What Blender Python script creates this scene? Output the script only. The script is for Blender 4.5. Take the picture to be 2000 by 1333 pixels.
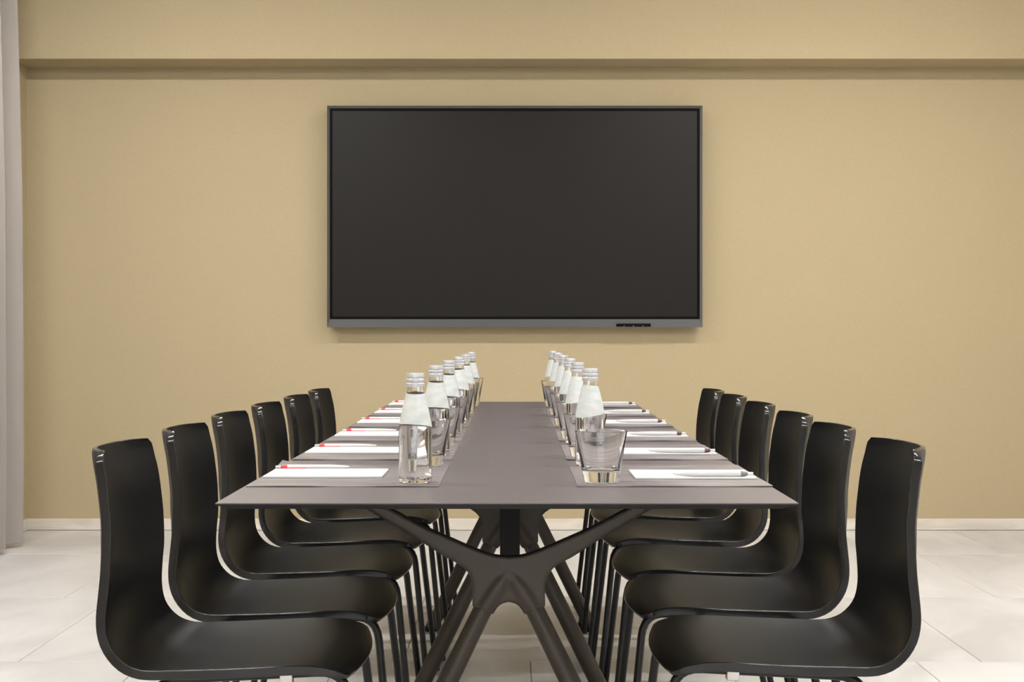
import bpy, bmesh, math, random
from mathutils import Vector, Matrix
random.seed(7)
PI = math.pi
for o in list(bpy.data.objects):
    bpy.data.objects.remove(o)
scene = bpy.context.scene
COL = scene.collection

# ------------------------------------------------------------ camera
CAM_H = 1.0045
cam_d = bpy.data.cameras.new('camera')
cam = bpy.data.objects.new('camera', cam_d)
COL.objects.link(cam)
cam.location = (0, 0, CAM_H)
cam.rotation_euler = (PI / 2, 0, 0)
cam_d.sensor_width = 36
cam_d.lens = 36 * 2800 / 2000
cam_d.shift_x = -6 / 2000
cam_d.shift_y = -18.5 / 2000
cam_d.clip_start = 0.05
scene.camera = cam

# ------------------------------------------------------------ world, exposure
w = bpy.data.worlds.new('world')
scene.world = w
w.use_nodes = True
w.node_tree.nodes['Background'].inputs[0].default_value = (0.93, 0.96, 1.0, 1)
w.node_tree.nodes['Background'].inputs[1].default_value = 1.7
vs = scene.view_settings
vs.view_transform = 'Standard'
vs.look = 'None'
vs.exposure = 1.0
vs.gamma = 1
vs.use_curve_mapping = False
PANEL = 120.0          # strength of the ceiling panels
PANEL_COL = (1.0, 0.985, 0.965)

# ------------------------------------------------------------ materials
def mat(name, col, rough=0.5, metal=0.0, spec=0.5, trans=0.0, ior=1.45, coat=0.0):
    m = bpy.data.materials.new(name)
    m.use_nodes = True
    b = m.node_tree.nodes['Principled BSDF']
    b.inputs['Base Color'].default_value = (*col, 1)
    b.inputs['Roughness'].default_value = rough
    b.inputs['Metallic'].default_value = metal
    b.inputs['Specular IOR Level'].default_value = spec
    b.inputs['Transmission Weight'].default_value = trans
    b.inputs['IOR'].default_value = ior
    b.inputs['Coat Weight'].default_value = coat
    return m

def nodes(m):
    return m.node_tree.nodes, m.node_tree.links, m.node_tree.nodes['Principled BSDF']

def noise_colour(m, c1, c2, scale=(5, 5, 5), nscale=1.0, detail=5, lo=0.35, hi=0.65, rand=False, distort=0.0):
    n, l, b = nodes(m)
    tc = n.new('ShaderNodeTexCoord')
    mp = n.new('ShaderNodeMapping')
    mp.inputs['Scale'].default_value = scale
    l.new(tc.outputs['Object'], mp.inputs['Vector'])
    if rand:
        oi = n.new('ShaderNodeObjectInfo')
        mul = n.new('ShaderNodeMath'); mul.operation = 'MULTIPLY'; mul.inputs[1].default_value = 37.0
        l.new(oi.outputs['Random'], mul.inputs[0])
        l.new(mul.outputs[0], mp.inputs['Location'])
    t = n.new('ShaderNodeTexNoise')
    t.inputs['Scale'].default_value = nscale
    t.inputs['Detail'].default_value = detail
    t.inputs['Distortion'].default_value = distort
    l.new(mp.outputs[0], t.inputs['Vector'])
    r = n.new('ShaderNodeValToRGB')
    r.color_ramp.elements[0].position = lo
    r.color_ramp.elements[1].position = hi
    r.color_ramp.elements[0].color = (*c1, 1)
    r.color_ramp.elements[1].color = (*c2, 1)
    l.new(t.outputs[0], r.inputs[0])
    l.new(r.outputs[0], b.inputs['Base Color'])
    return mp, t, r

def bump(m, scale=(200, 200, 200), strength=0.1, dist=0.001, detail=2):
    n, l, b = nodes(m)
    tc = n.new('ShaderNodeTexCoord')
    mp = n.new('ShaderNodeMapping')
    mp.inputs['Scale'].default_value = scale
    l.new(tc.outputs['Object'], mp.inputs['Vector'])
    t = n.new('ShaderNodeTexNoise')
    t.inputs['Scale'].default_value = 1
    t.inputs['Detail'].default_value = detail
    l.new(mp.outputs[0], t.inputs['Vector'])
    bp = n.new('ShaderNodeBump')
    bp.inputs['Strength'].default_value = strength
    bp.inputs['Distance'].default_value = dist
    l.new(t.outputs[0], bp.inputs['Height'])
    l.new(bp.outputs[0], b.inputs['Normal'])

M = {}
M['wall'] = mat('tan_wallcovering', (0.50, 0.425, 0.285), 0.8, spec=0.2)
noise_colour(M['wall'], (0.418, 0.342, 0.210), (0.446, 0.366, 0.226), (1, 1, 1), 160, 3)
bump(M['wall'], (420, 420, 160), 0.25, 0.0008)
M['side_wall'] = mat('pale_wall_paint', (0.70, 0.66, 0.60), 0.8, spec=0.2)
M['ceiling'] = mat('white_ceiling_paint', (0.82, 0.81, 0.79), 0.9, spec=0.1)
M['grout'] = mat('grey_grout', (0.50, 0.47, 0.445), 0.9)
M['tile'] = mat('pale_stone_tile', (0.70, 0.66, 0.63), 0.32, spec=0.4)
noise_colour(M['tile'], (0.535, 0.522, 0.514), (0.670, 0.660, 0.655), (1.2, 0.55, 1), 2.2, 8, 0.32, 0.62, rand=True, distort=1.2)
M['skirting'] = mat('pale_stone_skirting', (0.66, 0.60, 0.52), 0.4, spec=0.4)
noise_colour(M['skirting'], (0.60, 0.54, 0.46), (0.70, 0.645, 0.565), (1.5, 4, 8), 2.0, 6, 0.35, 0.65, distort=1.0)
M['curtain'] = mat('grey_curtain_cloth', (0.31, 0.278, 0.252), 0.85, spec=0.15)
bump(M['curtain'], (900, 900, 300), 0.3, 0.0006)
M['black_plastic'] = mat('black_moulded_plastic', (0.007, 0.0069, 0.0068), 0.38, spec=0.17)
bump(M['black_plastic'], (1500, 1500, 1500), 0.12, 0.0003)
M['black_gloss'] = mat('polished_black_plastic_rim', (0.010, 0.010, 0.0105), 0.14, spec=0.5)
M['black_metal'] = mat('black_steel_tube', (0.007, 0.007, 0.007), 0.32, spec=0.4)
M['glide'] = mat('black_rubber_glide', (0.01, 0.01, 0.01), 0.7)
M['chrome'] = mat('bright_steel', (0.55, 0.52, 0.50), 0.25, metal=1.0)
M['tabletop'] = mat('taupe_laminate', (0.15, 0.128, 0.13), 0.38, spec=0.5)
noise_colour(M['tabletop'], (0.104, 0.089, 0.092), (0.118, 0.101, 0.104), (1, 1, 1), 90, 3)
M['black_core'] = mat('black_laminate_core', (0.012, 0.011, 0.011), 0.5, spec=0.3)
M['bronze'] = mat('bronze_powder_coat', (0.056, 0.045, 0.035), 0.42, metal=0.25, spec=0.5)
M['placemat'] = mat('wood_grain_placemat', (0.16, 0.135, 0.135), 0.42, spec=0.5)
noise_colour(M['placemat'], (0.112, 0.097, 0.098), (0.250, 0.225, 0.226), (6, 70, 1), 1.0, 6, 0.35, 0.66, rand=True, distort=0.4)
M['paper'] = mat('white_paper', (0.66, 0.66, 0.66), 0.7, spec=0.2)
M['ink'] = mat('grey_ink', (0.30, 0.29, 0.30), 0.7)
M['faint_ink'] = mat('faint_grey_ink', (0.55, 0.55, 0.56), 0.7)
M['pen_white'] = mat('white_pen_plastic', (0.56, 0.555, 0.555), 0.28)
M['pen_red'] = mat('red_pen_plastic', (0.62, 0.03, 0.04), 0.3)
M['pen_maroon'] = mat('maroon_pen_plastic', (0.10, 0.045, 0.045), 0.35)
M['pen_grey'] = mat('grey_pen_plastic', (0.16, 0.16, 0.16), 0.35)
M['glass'] = mat('clear_glass', (1, 1, 1), 0.0, trans=1.0, ior=1.47)
M['water'] = mat('clear_water', (1, 1, 1), 0.0, trans=1.0, ior=1.33)
M['cap'] = mat('white_aluminium_cap', (0.52, 0.53, 0.55), 0.3, metal=0.3)
M['label'] = mat('white_bottle_label', (0.80, 0.84, 0.83), 0.45)
noise_colour(M['label'], (0.50, 0.54, 0.53), (0.60, 0.62, 0.62), (40, 40, 90), 1.0, 3)
M['tv_frame'] = mat('brushed_grey_frame', (0.15, 0.157, 0.157), 0.40, metal=0.6)
M['tv_black'] = mat('black_bezel', (0.002, 0.002, 0.002), 0.6, spec=0.1)
M['tv_screen'] = mat('dark_screen', (0.010, 0.0082, 0.0070), 0.42, spec=0.18)
M['tv_body'] = mat('black_tv_body', (0.02, 0.02, 0.02), 0.6)
M['lamp_frame'] = mat('white_lamp_frame', (0.8, 0.8, 0.8), 0.5)
M['panel'] = bpy.data.materials.new('lit_diffuser')
M['panel'].use_nodes = True
_n = M['panel'].node_tree.nodes
_n.remove(_n['Principled BSDF'])
_e = _n.new('ShaderNodeEmission')
_e.inputs[0].default_value = (*PANEL_COL, 1)
_e.inputs[1].default_value = PANEL
M['panel'].node_tree.links.new(_e.outputs[0], _n['Material Output'].inputs[0])

M['pane'] = bpy.data.materials.new('window_glass')
M['pane'].use_nodes = True
_n = M['pane'].node_tree.nodes
_n.remove(_n['Principled BSDF'])
_t = _n.new('ShaderNodeBsdfTransparent')
_g = _n.new('ShaderNodeBsdfGlossy')
_g.inputs['Roughness'].default_value = 0.02
_x = _n.new('ShaderNodeMixShader')
_x.inputs[0].default_value = 0.06
_l = M['pane'].node_tree.links
_l.new(_t.outputs[0], _x.inputs[1])
_l.new(_g.outputs[0], _x.inputs[2])
_l.new(_x.outputs[0], _n['Material Output'].inputs[0])

# ------------------------------------------------------------ helpers
def finish(me, smooth=None):
    me.update()
    if smooth is not None:
        for p in me.polygons:
            p.use_smooth = True
        me.set_sharp_from_angle(angle=math.radians(smooth))

def mesh_of(bm, name, material, smooth=None):
    bmesh.ops.recalc_face_normals(bm, faces=bm.faces)
    me = bpy.data.meshes.new(name)
    bm.to_mesh(me)
    bm.free()
    me.materials.append(M[material])
    finish(me, smooth)
    return me

def obj(name, bm, material, parent=None, smooth=None):
    me = bm if isinstance(bm, bpy.types.Mesh) else mesh_of(bm, name, material, smooth)
    o = bpy.data.objects.new(name, me)
    COL.objects.link(o)
    if parent:
        o.parent = parent
    return o

def tag(o, label, cat, group=None, kind=None):
    o['label'] = label
    o['category'] = cat
    if group:
        o['group'] = group
    if kind:
        o['kind'] = kind
    return o

def thing(name, loc, rz=0.0):
    o = bpy.data.objects.new(name, None)
    COL.objects.link(o)
    o.location = loc
    o.rotation_euler = (0, 0, rz)
    o.empty_display_size = 0.05
    return o

def copy_tree(o, parent=None):
    c = o.copy()
    COL.objects.link(c)
    c.parent = parent
    for ch in list(o.children):
        copy_tree(ch, c)
    return c

def add_box(bm, x0, x1, y0, y1, z0, z1, bev=0.0, seg=2):
    r = bmesh.ops.create_cube(bm, size=1)
    vs_ = r['verts']
    for v in vs_:
        v.co = Vector((x0 if v.co.x < 0 else x1, y0 if v.co.y < 0 else y1, z0 if v.co.z < 0 else z1))
    if bev > 0:
        es = list({e for v in vs_ for e in v.link_edges})
        bmesh.ops.bevel(bm, geom=es, offset=bev, segments=seg, affect='EDGES', profile=0.5)

def box(x0, x1, y0, y1, z0, z1, bev=0.0, seg=2):
    bm = bmesh.new()
    add_box(bm, x0, x1, y0, y1, z0, z1, bev, seg)
    return bm

def add_tube(bm, pts, rad, seg=12, caps=True):
    pts = [Vector(p) for p in pts]
    n = len(pts)
    rads = rad if isinstance(rad, (list, tuple)) else [rad] * n
    tang = []
    for i in range(n):
        a = pts[max(i - 1, 0)]
        b = pts[min(i + 1, n - 1)]
        tang.append((b - a).normalized())
    up = Vector((0, 1, 0))
    if abs(tang[0].dot(up)) > 0.9:
        up = Vector((0, 0, 1))
    nrm = (up - tang[0] * up.dot(tang[0])).normalized()
    rings = []
    for i in range(n):
        if i:
            nrm = (nrm - tang[i] * nrm.dot(tang[i])).normalized()
        bi = tang[i].cross(nrm)
        rings.append([bm.verts.new(pts[i] + (nrm * math.cos(2 * PI * k / seg) + bi * math.sin(2 * PI * k / seg)) * rads[i]) for k in range(seg)])
    for i in range(n - 1):
        for k in range(seg):
            bm.faces.new((rings[i][k], rings[i][(k + 1) % seg], rings[i + 1][(k + 1) % seg], rings[i + 1][k]))
    if caps:
        bm.faces.new(rings[0])
        bm.faces.new(rings[-1])

def tube(pts, rad, seg=12):
    bm = bmesh.new()
    add_tube(bm, pts, rad, seg)
    return bm

def fillet(p0, p1, p2, r, n=7):
    """points of an arc rounding the corner p1"""
    p0, p1, p2 = Vector(p0), Vector(p1), Vector(p2)
    a = (p0 - p1).normalized()
    b = (p2 - p1).normalized()
    out = []
    A = p1 + a * r
    B = p1 + b * r
    for i in range(n):
        t = i / (n - 1)
        out.append(A * (1 - t) ** 2 + p1 * 2 * t * (1 - t) + B * t * t)
    return out

def lathe(bm, prof, seg=32):
    """prof: (r, z) list; points with r == 0 close to a pole"""
    rings = []
    for r, z in prof:
        if r <= 1e-6:
            rings.append([bm.verts.new((0, 0, z))])
        else:
            rings.append([bm.verts.new((r * math.cos(2 * PI * k / seg), r * math.sin(2 * PI * k / seg), z)) for k in range(seg)])
    for a, b in zip(rings[:-1], rings[1:]):
        if len(a) == 1 and len(b) == 1:
            continue
        for k in range(seg):
            k2 = (k + 1) % seg
            if len(a) == 1:
                bm.faces.new((a[0], b[k], b[k2]))
            elif len(b) == 1:
                bm.faces.new((a[k], a[k2], b[0]))
            else:
                bm.faces.new((a[k], a[k2], b[k2], b[k]))

def lerp_table(tab, t):
    if t <= tab[0][0]:
        return tab[0][1]
    for (a, va), (b, vb) in zip(tab[:-1], tab[1:]):
        if t <= b:
            f = (t - a) / (b - a)
            f = f * f * (3 - 2 * f)
            return va + (vb - va) * f
    return tab[-1][1]

def catmull(pts, n):
    """n points evenly spread along a smooth curve through pts"""
    P = [Vector(p) for p in pts]
    P = [P[0] * 2 - P[1]] + P + [P[-1] * 2 - P[-2]]
    fine = []
    for i in range(1, len(P) - 2):
        a, b, c, d = P[i - 1], P[i], P[i + 1], P[i + 2]
        for k in range(16):
            t = k / 16
            fine.append(0.5 * ((2 * b) + (c - a) * t + (2 * a - 5 * b + 4 * c - d) * t * t + (3 * b - a - 3 * c + d) * t ** 3))
    fine.append(P[-2])
    L = [0]
    for p, q in zip(fine[:-1], fine[1:]):
        L.append(L[-1] + (q - p).length)
    out = []
    j = 0
    for i in range(n):
        s = L[-1] * i / (n - 1)
        while j < len(L) - 2 and L[j + 1] < s:
            j += 1
        f = (s - L[j]) / max(L[j + 1] - L[j], 1e-9)
        out.append(fine[j].lerp(fine[j + 1], min(max(f, 0), 1)))
    return out, L[-1]

# ------------------------------------------------------------ setting
WALL_Y = 7.249
XL, XR = -2.47, 2.95
YF = -2.6
CEIL = 2.78
def struct(name, bm, material, label, cat):
    o = obj(name, bm, material)
    return tag(o, label, cat, kind='structure')

floor = struct('floor', box(XL - 0.1, XR + 0.1, YF - 0.1, WALL_Y + 0.1, -0.10, -0.004), 'grout', 'floor of large pale stone tiles', 'floor')
TW, TD, GAP = 0.586, 1.053, 0.0026
row_off = {}
rows = [(4.36 + TD * k) for k in range(-7, 3)]
offs = {-1: 0.047, 0: 0.246, 1: 0.056, 2: 0.448}
tile_cache = {}
def tile_mesh(wx, wy):
    key = (round(wx, 3), round(wy, 3))
    if key not in tile_cache:
        bm = box(-wx / 2, wx / 2, -wy / 2, wy / 2, -0.012, 0.0)
        top = [e for e in bm.edges if all(abs(v.co.z) < 1e-6 for v in e.verts)]
        bmesh.ops.bevel(bm, geom=top, offset=0.0012, segments=1, affect='EDGES')
        tile_cache[key] = mesh_of(bm, 'tile', 'tile')
    return tile_cache[key]
for ri, y0 in enumerate(rows):
    k = ri - 7
    y1 = min(y0 + TD, WALL_Y)
    y0c = max(y0, YF)
    if y1 - y0c < 0.03:
        continue
    off = offs.get(k, (0.05 + 0.2 * (ri % 3)))
    x = off - TW * 12
    while x < XR:
        xa, xb = max(x, XL), min(x + TW, XR)
        if xb - xa > 0.03:
            t = obj('tile', tile_mesh(xb - xa - GAP, y1 - y0c - GAP), 'tile', floor)
            t.location = ((xa + xb) / 2, (y0c + y1) / 2, 0)
        x += TW

BEAM_Z, BEAM_Y = 2.338, 7.005
struct('ceiling', box(XL - 0.1, XR + 0.1, YF - 0.1, WALL_Y + 0.1, CEIL, CEIL + 0.1), 'ceiling', 'plain white ceiling above the room', 'ceiling')
struct('wall_back', box(XL - 0.1, XR + 0.1, WALL_Y, WALL_Y + 0.1, -0.1, CEIL), 'wall', 'tan back wall behind the large screen', 'wall')
struct('wall_left', box(XL - 0.1, XL, YF - 0.1, WALL_Y, -0.1, CEIL), 'wall', 'tan side wall behind the grey curtain', 'wall')
struct('wall_right', box(XR, XR + 0.1, YF - 0.1, WALL_Y, -0.1, CEIL), 'side_wall', 'pale side wall right of the table', 'wall')
WX0, WX1, WZ0, WZ1 = -1.75, 1.75, 0.45, 2.35
_bm = bmesh.new()
for (a, b_, c, d) in ((XL - 0.1, WX0, -0.1, CEIL), (WX1, XR + 0.1, -0.1, CEIL), (WX0, WX1, -0.1, WZ0), (WX0, WX1, WZ1, CEIL)):
    add_box(_bm, a, b_, YF - 0.1, YF, c, d)
struct('wall_front', _bm, 'side_wall', 'pale wall with wide window opposite the large screen', 'wall')
win = struct('window_1', box(WX0, WX1, YF - 0.06, YF + 0.02, WZ0 - 0.03, WZ0, 0.003), 'lamp_frame', 'wide white-framed window opposite the large screen', 'window')
_bm = bmesh.new()
for (a, b_, c, d) in ((WX0, WX0 + 0.05, WZ0, WZ1), (WX1 - 0.05, WX1, WZ0, WZ1), (-0.03, 0.03, WZ0, WZ1), (WX0 + 0.05, WX1 - 0.05, WZ1 - 0.05, WZ1), (WX0 + 0.05, WX1 - 0.05, WZ0, WZ0 + 0.05)):
    add_box(_bm, a, b_, YF - 0.08, YF - 0.03, c, d)
obj('window_frame', _bm, 'lamp_frame', win)
for (a, b_) in ((WX0 + 0.05, -0.03), (0.03, WX1 - 0.05)):
    obj('pane', box(a, b_, YF - 0.058, YF - 0.052, WZ0 + 0.05, WZ1 - 0.05), 'pane', win)
struct('trim_1', box(XL, XR, BEAM_Y, WALL_Y, BEAM_Z, CEIL, 0.004), 'wall', 'tan boxed beam along the top of the back wall', 'beam')
struct('baseboard_back', box(XL, XR, WALL_Y - 0.012, WALL_Y, 0.002, 0.059, 0.002), 'skirting', 'pale stone skirting along the tan back wall', 'baseboard')
struct('baseboard_left', box(XL, XL + 0.012, YF, WALL_Y - 0.012, 0.002, 0.059, 0.002), 'skirting', 'pale stone skirting below the grey curtain', 'baseboard')
struct('baseboard_right', box(XR - 0.012, XR, YF, WALL_Y - 0.012, 0.002, 0.059, 0.002), 'skirting', 'pale stone skirting on the right side wall', 'baseboard')

# ceiling panels
def ceiling_light():
    r = thing('ceiling_light', (0, 0, CEIL))
    bm = bmesh.new()
    a, b, c, d = 0.70, 0.69, 0.030, 0.020
    add_box(bm, -a, a, -c, -d, -0.018, 0)
    add_box(bm, -a, a, d, c, -0.018, 0)
    add_box(bm, -a, -b, -d, d, -0.018, 0)
    add_box(bm, b, a, -d, d, -0.018, 0)
    obj('frame', bm, 'lamp_frame', r)
    obj('diffuser', box(-b, b, -d, d, -0.026, -0.002), 'panel', r)
    return r
lamp = ceiling_light()
LAMPS = [(x, y) for y in (0.5, 2.9, 5.3) for x in (-1.50, 1.52)]
ordn = ['first', 'second', 'third', 'fourth', 'fifth', 'sixth']
for i, (x, y) in enumerate(LAMPS):
    o = lamp if i == 0 else copy_tree(lamp)
    o.location = (x, y, CEIL)
    tag(o, 'slim ceiling light fixture, %s from the camera above the %s chairs' % (ordn[i // 2], 'left' if x < 0 else 'right'), 'ceiling light', 'ceiling light fixtures above the chairs')

# ------------------------------------------------------------ curtain
def curtain():
    bm = bmesh.new()
    NY, NZ = 260, 26
    ya, yb = 3.0, 6.66
    z0, z1 = 0.026, CEIL - 0.03
    def pt(i, j, side):
        t = i / NY
        y = yb + (ya - yb) * t
        h = j / NZ
        z = z0 + (z1 - z0) * h
        amp = 0.052 - 0.018 * h ** 2
        ph = (yb - y) * 2 * PI / 0.23
        x = -2.333 - 0.045 * max(0, h - 0.60) - 0.03 * max(0, 0.15 - h) + amp * math.cos(ph + 0.25 * math.sin(3 * h) + 0.4 * math.sin(ph * 0.23))
        y2 = y + 0.02 * math.sin(2 * ph)
        return Vector((x + side, y2, z))
    g = [[[bm.verts.new(pt(i, j, s)) for j in range(NZ + 1)] for i in range(NY + 1)] for s in (0, -0.004)]
    for s in range(2):
        for i in range(NY):
            for j in range(NZ):
                bm.faces.new((g[s][i][j], g[s][i + 1][j], g[s][i + 1][j + 1], g[s][i][j + 1]))
    for i in range(NY):
        for j in (0, NZ):
            bm.faces.new((g[0][i][j], g[0][i + 1][j], g[1][i + 1][j], g[1][i][j]))
    for j in range(NZ):
        for i in (0, NY):
            bm.faces.new((g[0][i][j], g[0][i][j + 1], g[1][i][j + 1], g[1][i][j]))
    return bm
cu = thing('curtain', (0, 0, 0))
obj('curtain_cloth', curtain(), 'curtain', cu, smooth=60)
obj('curtain_track', box(-2.335, -2.305, 2.9, 6.75, CEIL - 0.03, CEIL), 'lamp_frame', cu)
tag(cu, 'grey floor-length curtain hanging in folds along the left wall', 'curtain')

# ------------------------------------------------------------ wall display
def television():
    W, H = 1.876, 1.108
    cx, cz, yf = -0.0015, 1.580, 7.150
    t = thing('television', (cx, WALL_Y, cz - H / 2))
    def L(x0, x1, y0, y1, z0, z1, **k):     # z from the lower edge, y in world depth
        return box(x0, x1, y0 - WALL_Y, y1 - WALL_Y, z0, z1, **k)
    obj('body', L(-W / 2 + 0.012, W / 2 - 0.012, yf + 0.022, yf + 0.07, 0.012, H - 0.012), 'tv_body', t)
    obj('wall_bracket', L(-0.35, 0.35, yf + 0.07, WALL_Y, 0.3, 0.8), 'tv_body', t)
    def bar(name, o0, o1, i1, i0):
        # mitred bar: outer edge o0-o1 lies farther back than the inner edge
        bm = bmesh.new()
        yb, ym, yo = yf + 0.03 - WALL_Y, yf - WALL_Y, yf + 0.012 - WALL_Y
        V = []
        for (p, y) in ((o0, yo), (o1, yo), (i1, ym), (i0, ym), (o0, yb), (o1, yb), (i1, yb), (i0, yb)):
            V.append(bm.verts.new((p[0], y, p[1])))
        for f in ((0, 1, 2, 3), (7, 6, 5, 4), (0, 4, 5, 1), (2, 6, 7, 3), (1, 5, 6, 2), (0, 3, 7, 4)):
            bm.faces.new([V[i] for i in f])
        return obj(name, bm, 'tv_frame', t)
    o = [(-W / 2, 0), (W / 2, 0), (W / 2, H), (-W / 2, H)]
    s, tb, bb = 0.015, 0.015, 0.040
    i = [(-W / 2 + s, bb), (W / 2 - s, bb), (W / 2 - s, H - tb), (-W / 2 + s, H - tb)]
    low = bar('frame_bar', o[0], o[1], i[1], i[0])
    bar('frame_bar', o[1], o[2], i[2], i[1])
    bar('frame_bar', o[2], o[3], i[3], i[2])
    bar('frame_bar', o[3], o[0], i[0], i[3])
    x0, z0, x1, z1 = i[0][0], i[0][1], i[2][0], i[2][1]
    b = 0.013
    yb0, yb1 = yf + 0.004, yf + 0.024
    bm = bmesh.new()
    for (a0, a1, c0, c1) in ((x0, x1, z0, z0 + b), (x0, x1, z1 - b, z1), (x0, x0 + b, z0 + b, z1 - b), (x1 - b, x1, z0 + b, z1 - b)):
        add_box(bm, a0, a1, yb0 - WALL_Y, yb1 - WALL_Y, c0, c1)
    obj('bezel', bm, 'tv_black', t)
    obj('screen', L(x0 + b, x1 - b, yf + 0.006, yf + 0.024, z0 + b, z1 - b), 'tv_screen', t)
    p = obj('control_panel', L(0.507, 0.678, yf + 0.001, yf + 0.014, 0.003, 0.0175), 'tv_black', low)
    for k in range(3):
        xx = 0.542 + k * 0.047
        obj('control_button', L(xx, xx + 0.007, yf, yf + 0.004, 0.004, 0.0085), 'tv_frame', low)
    tag(t, 'large dark wall-mounted screen with grey frame on the tan wall', 'television')
television()

# ------------------------------------------------------------ conference table
TX = -0.0125          # table centre line
TN, TF = 2.2105, 5.40
TZ = 0.740
HWD = 0.450
def tabletop_bm(lay):
    bm = bmesh.new()
    x0, x1, y0, y1 = -HWD, HWD, TN, TF
    
    rings = []
    for ins, dz in lay:
        rings.append([bm.verts.new((a, b, TZ + dz)) for a, b in ((x0 + ins, y0 + ins), (x1 - ins, y0 + ins), (x1 - ins, y1 - ins), (x0 + ins, y1 - ins))])
    bm.faces.new(rings[0])
    for a, b in zip(rings[:-1], rings[1:]):
        for k in range(4):
            bm.faces.new((a[k], a[(k + 1) % 4], b[(k + 1) % 4], b[k]))
    bm.faces.new(list(reversed(rings[-1])))
    return bm
table = thing('conference_table', (TX, 0, 0))
obj('tabletop', tabletop_bm([(0.0006, 0.0), (0.0, -0.0006), (0.0, -0.0016)]), 'tabletop', table)
obj('table_edge', tabletop_bm([(0.0, -0.0016), (0.0, -0.0035), (0.024, -0.0122)]), 'black_core', table)
obj('cable_box', box(-0.024, 0.024, 3.45, 3.50, 0.42, TZ - 0.0122, 0.004), 'glide', table)
UND = TZ - 0.0122

def zz(zx, zy):
    return ((zx - 975) * 0.0003 * 1.018, CAM_H - (0.312 + 0.0003 * zy) * 1.018)
def trestle_head_mesh():
    left = [(975, 421), (910, 416), (850, 404), (780, 378), (700, 345), (450, 236), (215, 113), (-222, -124),
            (-355, -124), (60, 122), (400, 322), (560, 425), (640, 465), (685, 498), (720, 540), (740, 590), (748, 650), (746, 700), (735, 745),
            (872, 800), (905, 748), (935, 726), (975, 718)]
    pts = [zz(*p) for p in left]
    poly = pts + [(-x, z) for x, z in reversed(pts[1:-1])]
    bm = bmesh.new()
    h = 0.0135
    fa = [bm.verts.new((x, -h, z)) for x, z in poly]
    fb = [bm.verts.new((x, h, z)) for x, z in poly]
    bm.faces.new(fa)
    bm.faces.new(list(reversed(fb)))
    for k in range(len(poly)):
        k2 = (k + 1) % len(poly)
        bm.faces.new((fa[k], fb[k], fb[k2], fa[k2]))
    for s in (-1, 1):
        a = zz(975, 520)
        b = zz(806, 768)
        d = Vector((b[0] - a[0], 0, b[1] - a[1]))
        P = [Vector((a[0], 0, a[1])) + d * f for f in (0, 0.25, 0.5, 0.75, 1.0)]
        P = [Vector((p.x * -s, 0, p.z)) for p in P]
        add_tube(bm, P, [0.015, 0.0195, 0.0208, 0.0205, 0.0200], 24)
    bmesh.ops.triangulate(bm, faces=bm.faces)
    bmesh.ops.recalc_face_normals(bm, faces=bm.faces)
    me = bpy.data.meshes.new('trestle_head')
    bm.to_mesh(me)
    bm.free()
    o = bpy.data.objects.new('tmp', me)
    COL.objects.link(o)
    r = o.modifiers.new('r', 'REMESH')
    r.mode = 'VOXEL'
    r.voxel_size = 0.0038
    s_ = o.modifiers.new('s', 'SMOOTH')
    s_.iterations = 8
    s_.factor = 0.5
    dg = bpy.context.evaluated_depsgraph_get()
    me2 = bpy.data.meshes.new_from_object(o.evaluated_get(dg))
    bpy.data.objects.remove(o)
    me2.name = 'trestle_head'
    for v in me2.vertices:
        if v.co.z > UND - 0.001:
            v.co.z = UND
    me2.materials.clear()
    me2.materials.append(M['bronze'])
    finish(me2, 50)
    return me2
head_me = trestle_head_mesh()
leg_me = {}
for s in (-1, 1):
    a = zz(812, 759)
    b = (-0.268, 0.010)
    f = lambda t: (-s * (a[0] + (b[0] - a[0]) * t) * -1 if False else (a[0] + (b[0] - a[0]) * t) * (1 if s < 0 else -1), 0, a[1] + (b[1] - a[1]) * t)
    bm = tube([f(0), f(0.004), f(0.5), f(1)], [0.0182, 0.0190, 0.0210, 0.0215], 28)
    leg_me[s] = mesh_of(bm, 'leg', 'bronze', 40)
foot_bm = bmesh.new()
lathe(foot_bm, [(0, 0), (0.021, 0), (0.022, 0.003), (0.022, 0.014), (0, 0.014)], 20)
foot_me = mesh_of(foot_bm, 'foot_glide', 'glide', 40)
for ty in (2.85, 3.715, 4.81):
    h = obj('trestle_head', head_me, 'bronze', table)
    h.location = (0, ty, 0)
    for s in (-1, 1):
        l = obj('leg', leg_me[s], 'bronze', table)
        l.location = (0, ty, 0)
        g = obj('foot_glide', foot_me, 'glide', l)
        g.location = (0.268 * s, 0, 0)
tag(table, 'long taupe conference table with slim edge and bronze trestle legs', 'table')

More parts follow.
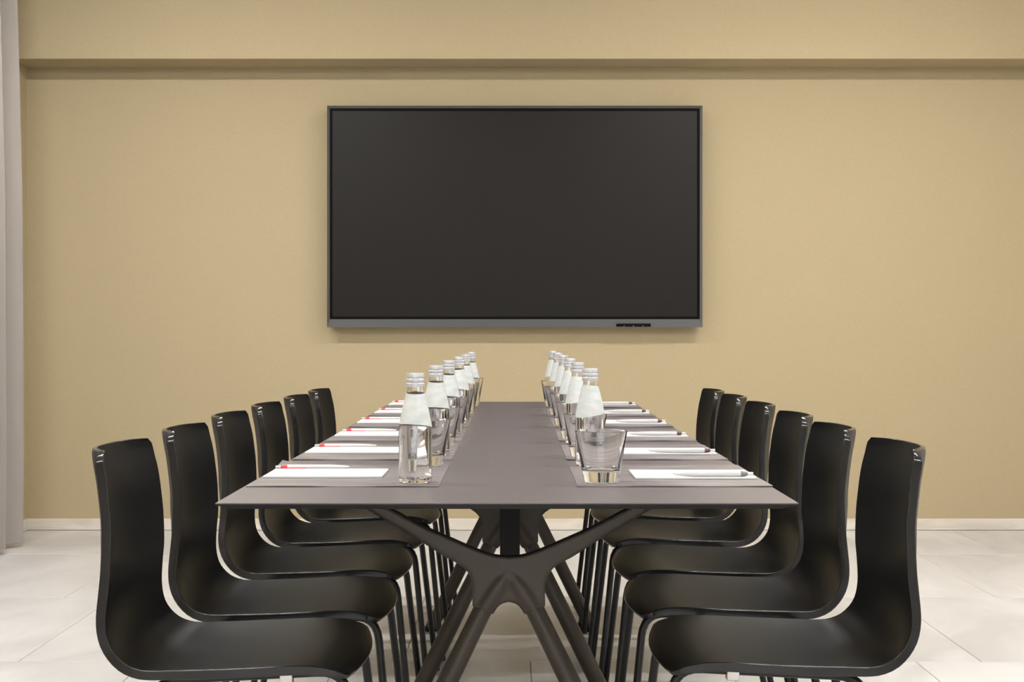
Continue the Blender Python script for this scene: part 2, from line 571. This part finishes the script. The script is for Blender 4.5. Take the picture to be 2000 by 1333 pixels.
# ------------------------------------------------------------ chairs
CX0 = -0.50
PROF = [(-.7045, .800), (-.702, .7905), (-.698, .7684), (-.6935, .7476), (-.690, .725), (-.687, .700), (-.6845, .673), (-.6835, .647), (-.6840, .595),
        (-.6875, .556), (-.6900, .5167), (-.6865, .488), (-.677, .467), (-.6597, .4485), (-.639, .4385), (-.615, .4350), (-.561, .436), (-.526, .437),
        (-.448, .440), (-.3855, .443), (-.346, .4425), (-.323, .4394), (-.302, .434), (-.288, .4265), (-.281, .419)]
def shell_bm():
    NS, NV = 72, 24
    pts, L = catmull([(x - CX0, 0, z) for x, z in PROF], NS + 1)
    bm = bmesh.new()
    wt = [(0, .166), (.12, .176), (.30, .190), (.42, .196), (.55, .204), (.75, .208), (1.0, .200)]
    dt = [(0, .047), (.2, .045), (.36, .032), (.46, .024), (.60, .014), (.8, .012), (.93, .004), (1, .001)]
    F, B = [], []
    for i in range(NS + 1):
        t = i / NS
        p = pts[i]
        a, b = pts[max(i - 1, 0)], pts[min(i + 1, NS)]
        tg = (b - a).normalized()
        nrm = Vector((-tg.z, 0, tg.x))        # towards the sitter (forward / up)
        if nrm.x + nrm.z < 0:
            nrm = -nrm
        wdt = lerp_table(wt, t)
        e0, e1 = t * L, (1 - t) * L
        for e, r in ((e0, 0.020), (e1, 0.022)):
            if e < r:
                wdt = wdt - r + math.sqrt(max(r * r - (r - e) ** 2, 0))
        dip = lerp_table(dt, t)
        rf, rb = [], []
        for j in range(NV + 1):
            v = -1 + 2 * j / NV
            v = math.copysign(abs(v) ** 0.85, v) if v else 0.0
            d = dip * (1 - abs(v) ** 2.2)
            th = 0.0085 + 0.0085 * abs(v) ** 6
            if e0 < 0.02:
                th = 0.011 + (th - 0.011) * (e0 / 0.02) if th > 0.011 else th
            if e1 < 0.05:
                th = 0.008 + (th - 0.008) * (e1 / 0.05)
            q = p - nrm * d
            q.z += 0.011 * (1 - abs(v) ** 3) * max(0, 1 - e0 / 0.12)
            q.x += 0.019 * (1 - abs(v) ** 2) * max(0, 1 - e1 / 0.14)
            rf.append(bm.verts.new((q.x, v * wdt, q.z)))
            q2 = q - nrm * th
            rb.append(bm.verts.new((q2.x, v * wdt, q2.z)))
        F.append(rf)
        B.append(rb)
    for i in range(NS):
        for j in range(NV):
            bm.faces.new((F[i][j], F[i + 1][j], F[i + 1][j + 1], F[i][j + 1]))
            bm.faces.new((B[i][j], B[i][j + 1], B[i + 1][j + 1], B[i + 1][j]))
        for j in (0, NV):
            bm.faces.new((F[i][j], F[i + 1][j], B[i + 1][j], B[i][j])).material_index = 1
    for i in (0, NS):
        for j in range(NV):
            bm.faces.new((F[i][j], F[i][j + 1], B[i][j + 1], B[i][j])).material_index = 1
    return bm

def make_chair():
    c = thing('side_chair', (0, 0, 0))
    sh = obj('shell', shell_bm(), 'black_plastic', c, smooth=50)
    sh.data.materials.append(M['black_gloss'])
    bv = sh.modifiers.new('edge', 'BEVEL')
    bv.material = 1
    bv.width = 0.0022
    bv.segments = 3
    bv.limit_method = 'ANGLE'
    bv.angle_limit = math.radians(50)
    R = 0.0085
    for s in (-1, 1):
        y = 0.135 * s
        A = (-.62 - CX0, y, .403)           # rear corner
        D = (-.292 - CX0, y, .420)          # front corner
        fl = (-.248 - CX0, y + 0.048 * s, 0.012)
        rl = (-.705 - CX0, y + 0.048 * s, 0.012)
        ra = fillet((-.45 - CX0, y, .409), A, rl, 0.045)
        fa = fillet((-.45 - CX0, y, .409), D, fl, 0.05)
        obj('seat_rail', tube([ra[0], ((ra[0].x + fa[0].x) / 2, y, (ra[0].z + fa[0].z) / 2), fa[0]], R), 'black_metal', c, smooth=40)
        for arc, foot in ((ra, rl), (fa, fl)):
            lg = obj('leg', tube(arc + [Vector(foot)], R), 'black_metal', c, smooth=40)
            bm = bmesh.new()
            lathe(bm, [(0, 0), (0.0095, 0), (0.0105, 0.003), (0.0105, 0.018), (0, 0.018)], 14)
            gl = obj('glide', bm, 'glide', lg, smooth=40)
            gl.location = (foot[0], foot[1], 0)
        obj('mount_bracket', box(-.405 - CX0, -.383 - CX0, y - 0.011, y + 0.011, 0.397, 0.430, 0.002), 'chrome', c)
    for x in (-.56, -.40):
        z = .401 + (x + .62) / (.62 - .292) * .015
        obj('cross_bar', tube([(x - CX0, -.135, z), (x - CX0, .135, z)], 0.007), 'black_metal', c, smooth=40)
    return c
chair = make_chair()
LEFT = [(-.714, 2.610), (-.707, 3.085), (-.7085, 3.580), (-.700, 4.065), (-.689, 4.560), (-.683, 5.055)]
RIGHT = [(.699, 2.635), (.690, 3.120), (.6946, 3.580), (.6957, 4.095), (.695, 4.590), (.689, 5.040)]
place = ['nearest the camera', 'second from the camera', 'third from the camera', 'fourth from the camera', 'fifth from the camera', 'farthest from the camera']
first = True
for side, L in (('left', LEFT), ('right', RIGHT)):
    for k, (x, y) in enumerate(L):
        o = chair if first else copy_tree(chair)
        first = False
        if side == 'left':
            o.location = (CX0 + (x + .714), y, 0)
        else:
            o.location = (-CX0 + (x - .714), y, 0)
            o.rotation_euler = (0, 0, PI)
        tag(o, 'black moulded chair along the %s table side, %s' % (side, place[k]), 'chair', 'black chairs along the table')

# ------------------------------------------------------------ place settings
MATN = [2.436 + 0.507 * k for k in range(6)]
MD = 0.385
MAT_T = 0.0016
def mat_bm(x0, x1, curl, seed):
    rnd = random.Random(seed)
    NX, NY = 30, 20
    bm = bmesh.new()
    ph = [rnd.uniform(0, 6.28) for _ in range(4)]
    def zof(u, v):
        z = 0.0006 * (1 + math.sin(u * 11 + ph[0])) * (1 - v) ** 6 + 0.0004 * (1 + math.sin(u * 8 + ph[1])) * v ** 6
        if curl:
            e = max(0.0, (1 - u / 0.14)) * max(0.0, (v - 0.72) / 0.28)
            z += 0.010 * e
        return z
    T, Bt = [], []
    for i in range(NX + 1):
        rt, rb = [], []
        for j in range(NY + 1):
            u, v = i / NX, j / NY
            z = zof(u, v)
            x = x0 + (x1 - x0) * u
            y = MD * v
            rt.append(bm.verts.new((x, y, z + MAT_T)))
            rb.append(bm.verts.new((x, y, z)))
        T.append(rt)
        Bt.append(rb)
    for i in range(NX):
        for j in range(NY):
            bm.faces.new((T[i][j], T[i + 1][j], T[i + 1][j + 1], T[i][j + 1]))
            bm.faces.new((Bt[i][j], Bt[i][j + 1], Bt[i + 1][j + 1], Bt[i + 1][j]))
    for i in range(NX):
        for j in (0, NY):
            bm.faces.new((T[i][j], T[i + 1][j], Bt[i + 1][j], Bt[i][j]))
    for j in range(NY):
        for i in (0, NX):
            bm.faces.new((T[i][j], T[i][j + 1], Bt[i][j + 1], Bt[i][j]))
    return bm

PAD_T = 0.003
def pad_thing(side, x0, x1):
    """origin at the pad's near left corner"""
    t = thing('notepad', (0, 0, 0))
    wx, wy = x1 - x0, 0.142
    obj('sheets', box(0, wx, 0, wy, 0, PAD_T, 0.0003, 1), 'paper', t)
    bm = bmesh.new()
    bx = wx - 0.052 if side == 'left' else 0.022
    z0, z1 = PAD_T - 0.0001, PAD_T + 0.00006
    yb = wy * 0.56
    # small printed mark (a peaked outline with a bar) and a faint word next to it
    add_box(bm, bx, bx + 0.0012, yb - 0.004, yb + 0.006, z0, z1)
    add_box(bm, bx + 0.0045, bx + 0.0058, yb - 0.004, yb + 0.006, z0, z1)
    add_box(bm, bx + 0.0012, bx + 0.0045, yb + 0.001, yb + 0.0022, z0, z1)
    for k in range(5):
        add_box(bm, bx + 0.012 + k * 0.0042, bx + 0.0146 + k * 0.0042, yb - 0.002, yb + 0.0018, z0, z1)
    obj('printed_mark', bm, 'faint_ink', t)
    return t

def pen_thing(ring_mat, clip_side, marked):
    """lies along +x from plunger (x = 0) to tip (x = 0.143); axis at z = 0"""
    t = thing('pen', (0, 0, 0))
    r = 0.0050
    def rev(prof):
        bm = bmesh.new()
        lathe(bm, prof, 24)
        bmesh.ops.rotate(bm, verts=bm.verts, cent=(0, 0, 0), matrix=Matrix.Rotation(PI / 2, 3, 'Y'))
        return bm
    obj('barrel', rev([(0, .0225), (r, .0225), (r, .090), (.0047, .108), (.0038, .126), (.0026, .137), (.0016, .1400), (0, .1400)]), 'pen_white', t, smooth=40)
    obj('collar', rev([(0, .0103), (.0033, .0103), (.0038, .0110), (r - .0002, .0180), (r + .0001, .0224), (0, .0224)]), ring_mat, t, smooth=40)
    obj('plunger', rev([(0, 0), (.0026, 0), (.0030, .0008), (.0030, .0112), (0, .0112)]), 'pen_white', t, smooth=40)
    obj('tip', rev([(0, .1395), (.0013, .1395), (.0006, .143), (0, .143)]), 'chrome', t, smooth=40)
    bm = bmesh.new()
    s = clip_side
    ya, yb = sorted((s * (r - 0.0004), s * (r + 0.0022)))
    add_box(bm, 0.0125, 0.058, ya, yb, -0.0034, -0.0006, 0.0005, 1)
    obj('clip', bm, ring_mat, t)
    if marked:
        bm = bmesh.new()                        # small printed mark on the barrel side
        def patch(x0, x1, a0, a1):
            rr = r + 0.00006
            V = []
            for x, a in ((x0, a0), (x1, a0), (x1, a1), (x0, a1)):
                V.append(bm.verts.new((x, rr * math.cos(a), rr * math.sin(a))))
            W_ = [bm.verts.new((v.co.x, v.co.y * 0.96, v.co.z * 0.96)) for v in V]
            bm.faces.new(V)
            bm.faces.new(list(reversed(W_)))
            for k in range(4):
                bm.faces.new((V[k], V[(k + 1) % 4], W_[(k + 1) % 4], W_[k]))
        patch(.0480, .0486, .10, .50)
        patch(.0497, .0503, .00, .50)
        patch(.0460, .0476, .02, .10)
        for k in range(9):
            patch(.0300 + k * .0017, .0312 + k * .0017, .22, .30)
        obj('printed_mark', bm, 'ink', t)
    return t

def bottle_thing():
    t = thing('water_bottle', (0, 0, 0))
    outer = [(0.0, 0.0015), (.018, .0012), (.0250, 0.0), (.0280, .0022), (.0290, .006), (.0290, .088), (.0286, .096), (.0272, .104), (.0215, .132), (.0165, .151), (.0142, .161), (.0134, .168), (.0134, .186)]
    inner = [(.0108, .186), (.0108, .168), (.0116, .160), (.0140, .150), (.0188, .132), (.0245, .104), (.0260, .095), (.0263, .088), (.0263, .012), (.0240, .0085), (0.0, .0075)]
    bm = bmesh.new()
    lathe(bm, outer + inner, 40)
    obj('glass', bm, 'glass', t, smooth=35)
    k = 0.0003
    bm = bmesh.new()
    lathe(bm, [(0.0, .0075 - k), (.0240, .0085 - k), (.0263 + k, .012), (.0263 + k, .088), (.0260 + k, .095), (.0245 + k, .104), (.0188 + k, .132), (.0140 + k, .150), (.0122 + k, .157), (0, .157)], 40)
    obj('water', bm, 'water', t, smooth=35)
    bm = bmesh.new()
    lathe(bm, [(.0140, .1660), (.0158, .1660), (.0160, .1672), (.0160, .1720), (.0152, .1732), (.0152, .1750), (.0159, .1762), (.0159, .1795), (.0150, .1805), (.0150, .1822), (.0156, .1832), (.0156, .1885), (.0148, .1905), (0, .1910), (0, .1862), (.0140, .1862), (.0140, .1660)], 40)
    obj('cap', bm, 'cap', t, smooth=30)
    # slanted paper label round the shoulder
    rt = [(.085, .0290), (.088, .0290), (.096, .0286), (.104, .0272), (.132, .0215), (.151, .0165), (.161, .0142)]
    def rad(z):
        for (a, ra), (b, rb) in zip(rt[:-1], rt[1:]):
            if a <= z <= b:
                return ra + (rb - ra) * (z - a) / (b - a)
        return rt[-1][1]
    bm = bmesh.new()
    NA, NZ = 48, 8
    A, B = [], []
    for i in range(NA):
        a = 2 * PI * i / NA
        zlo = 0.0985 + 0.0045 * math.cos(a)
        zhi = 0.1560 + 0.0020 * math.cos(a + 2.5)
        ra, rb = [], []
        for j in range(NZ + 1):
            z = zlo + (zhi - zlo) * j / NZ
            r = rad(z) + 0.00025
            ra.append(bm.verts.new((r * math.cos(a), r * math.sin(a), z)))
            r += 0.00045
            rb.append(bm.verts.new((r * math.cos(a), r * math.sin(a), z)))
        A.append(ra)
        B.append(rb)
    for i in range(NA):
        i2 = (i + 1) % NA
        for j in range(NZ):
            bm.faces.new((A[i][j], A[i2][j], A[i2][j + 1], A[i][j + 1]))
            bm.faces.new((B[i][j], B[i2][j], B[i2][j + 1], B[i][j + 1]))
        for j in (0, NZ):
            bm.faces.new((A[i][j], A[i2][j], B[i2][j], B[i][j]))
    obj('paper_label', bm, 'label', t, smooth=35)
    return t

def tumbler_mesh():
    bm = bmesh.new()
    lathe(bm, [(0, .0030), (.020, .0028), (.0245, .0006), (.0275, 0), (.0300, .0012), (.0310, .004), (.0455, .0885), (.0455, .0898), (.0446, .0904), (.0436, .0898),
               (.0434, .0885), (.0318, .0260), (.0290, .0222), (.022, .0205), (0, .0200)], 48)
    return mesh_of(bm, 'tumbler', 'glass', 35)

tum = tumbler_mesh()
bot = bottle_thing()
pens = {}
ordw = ['nearest', 'second', 'third', 'fourth', 'fifth', 'farthest']
def which(k):
    return {0: 'nearest the camera', 5: 'farthest from the camera'}.get(k, '%s from the camera' % ordw[k])
ML = (-.4575, -.1300)
MR = (.1060, .4380)
BL_X = [-.1735, -.1685, -.1665, -.160, -.157, -.154]
BL_Y = [2.495, 3.050, 3.580, 4.075, 4.560, 5.03]
BR_X = [.1475, .1470, .1480, .1480, .1455, .140]
BR_Y = [2.815, 3.360, 3.870, 4.390, 4.860, 5.31]
GL_X = [-.1720, -.1700, -.1690, -.1680, -.1660, -.1630]
GR_X = [.1500, .1470, .1450, .1430, .1400, .1370]
firstb = True
for side in ('left', 'right'):
    x0, x1 = ML if side == 'left' else MR
    for k in range(6):
        y0 = MATN[k]
        rnd = random.Random(k * 7 + (3 if side == 'left' else 11))
        z = TZ
        o = obj('placemat', mat_bm(0, x1 - x0, side == 'left' and k == 0, k + (0 if side == 'left' else 50)), 'placemat', smooth=40)
        o.location = (x0, y0, z)
        tag(o, 'grey wood-grain placemat on the %s table side, %s' % (side, which(k)), 'placemat', 'placemats on the table')
        zm = z + MAT_T + 0.0001
        # notepad
        if side == 'left':
            px0, px1 = -.4520, -.2390
            py = y0 + 0.136
        else:
            px0, px1 = .2140, .4300
            py = y0 + 0.112
        p = pad_thing(side, px0, px1)
        p.location = (px0, py + rnd.uniform(-.004, .004), zm + 0.0004)
        p.rotation_euler = (0, 0, rnd.uniform(-.008, .008))
        tag(p, 'white notepad on the %s row of placemats, %s' % (side, which(k)), 'notepad', 'notepads on the placemats')
        # pen
        rm = 'pen_red' if side == 'left' else ('pen_grey' if k == 0 else 'pen_maroon')
        pn = pen_thing(rm, -1, side == 'right')
        if side == 'left':
            pn.location = (-.4570 + rnd.uniform(0, .006) + (0.002 if k else 0), p.location.y + 0.142 + 0.012, zm + 0.0050)
            pn.rotation_euler = (0, 0, rnd.uniform(-.02, .005))
            lab = 'white pen with red collar behind a left notepad, %s' % which(k)
        else:
            pn.location = (.4290 - rnd.uniform(0, .004), p.location.y + 0.014, zm + 0.0004 + PAD_T + 0.0051)
            pn.rotation_euler = (0, 0, PI + rnd.uniform(-.01, .02))
            lab = 'white pen with %s collar on a right notepad, %s' % ('grey' if k == 0 else 'maroon', which(k))
        tag(pn, lab, 'pen', 'pens by the notepads')
        # bottle
        o = bot if firstb else copy_tree(bot)
        firstb = False
        bx, by = (BL_X[k], BL_Y[k]) if side == 'left' else (BR_X[k], BR_Y[k])
        o.location = (bx, by, zm + 0.0002)
        o.rotation_euler = (0, 0, (-2.2 if side == 'left' else 0.3) + rnd.uniform(-.6, .6))
        tag(o, 'glass water bottle with white cap in the %s row, %s' % (side, which(k)), 'bottle', 'water bottles on the table')
        # tumbler
        g = obj('tumbler', tum, 'glass')
        if side == 'left':
            g.location = (GL_X[k], y0 + MD - 0.045 + (0.03 if k == 0 else 0.0), zm + 0.0002)
            lab = 'empty glass tumbler behind the left-row bottle, %s' % which(k)
        else:
            g.location = (GR_X[k], y0 + 0.062, zm + 0.0002)
            lab = 'empty glass tumbler before the right-row bottle, %s' % which(k)
        tag(g, lab, 'glass', 'tumblers on the table')
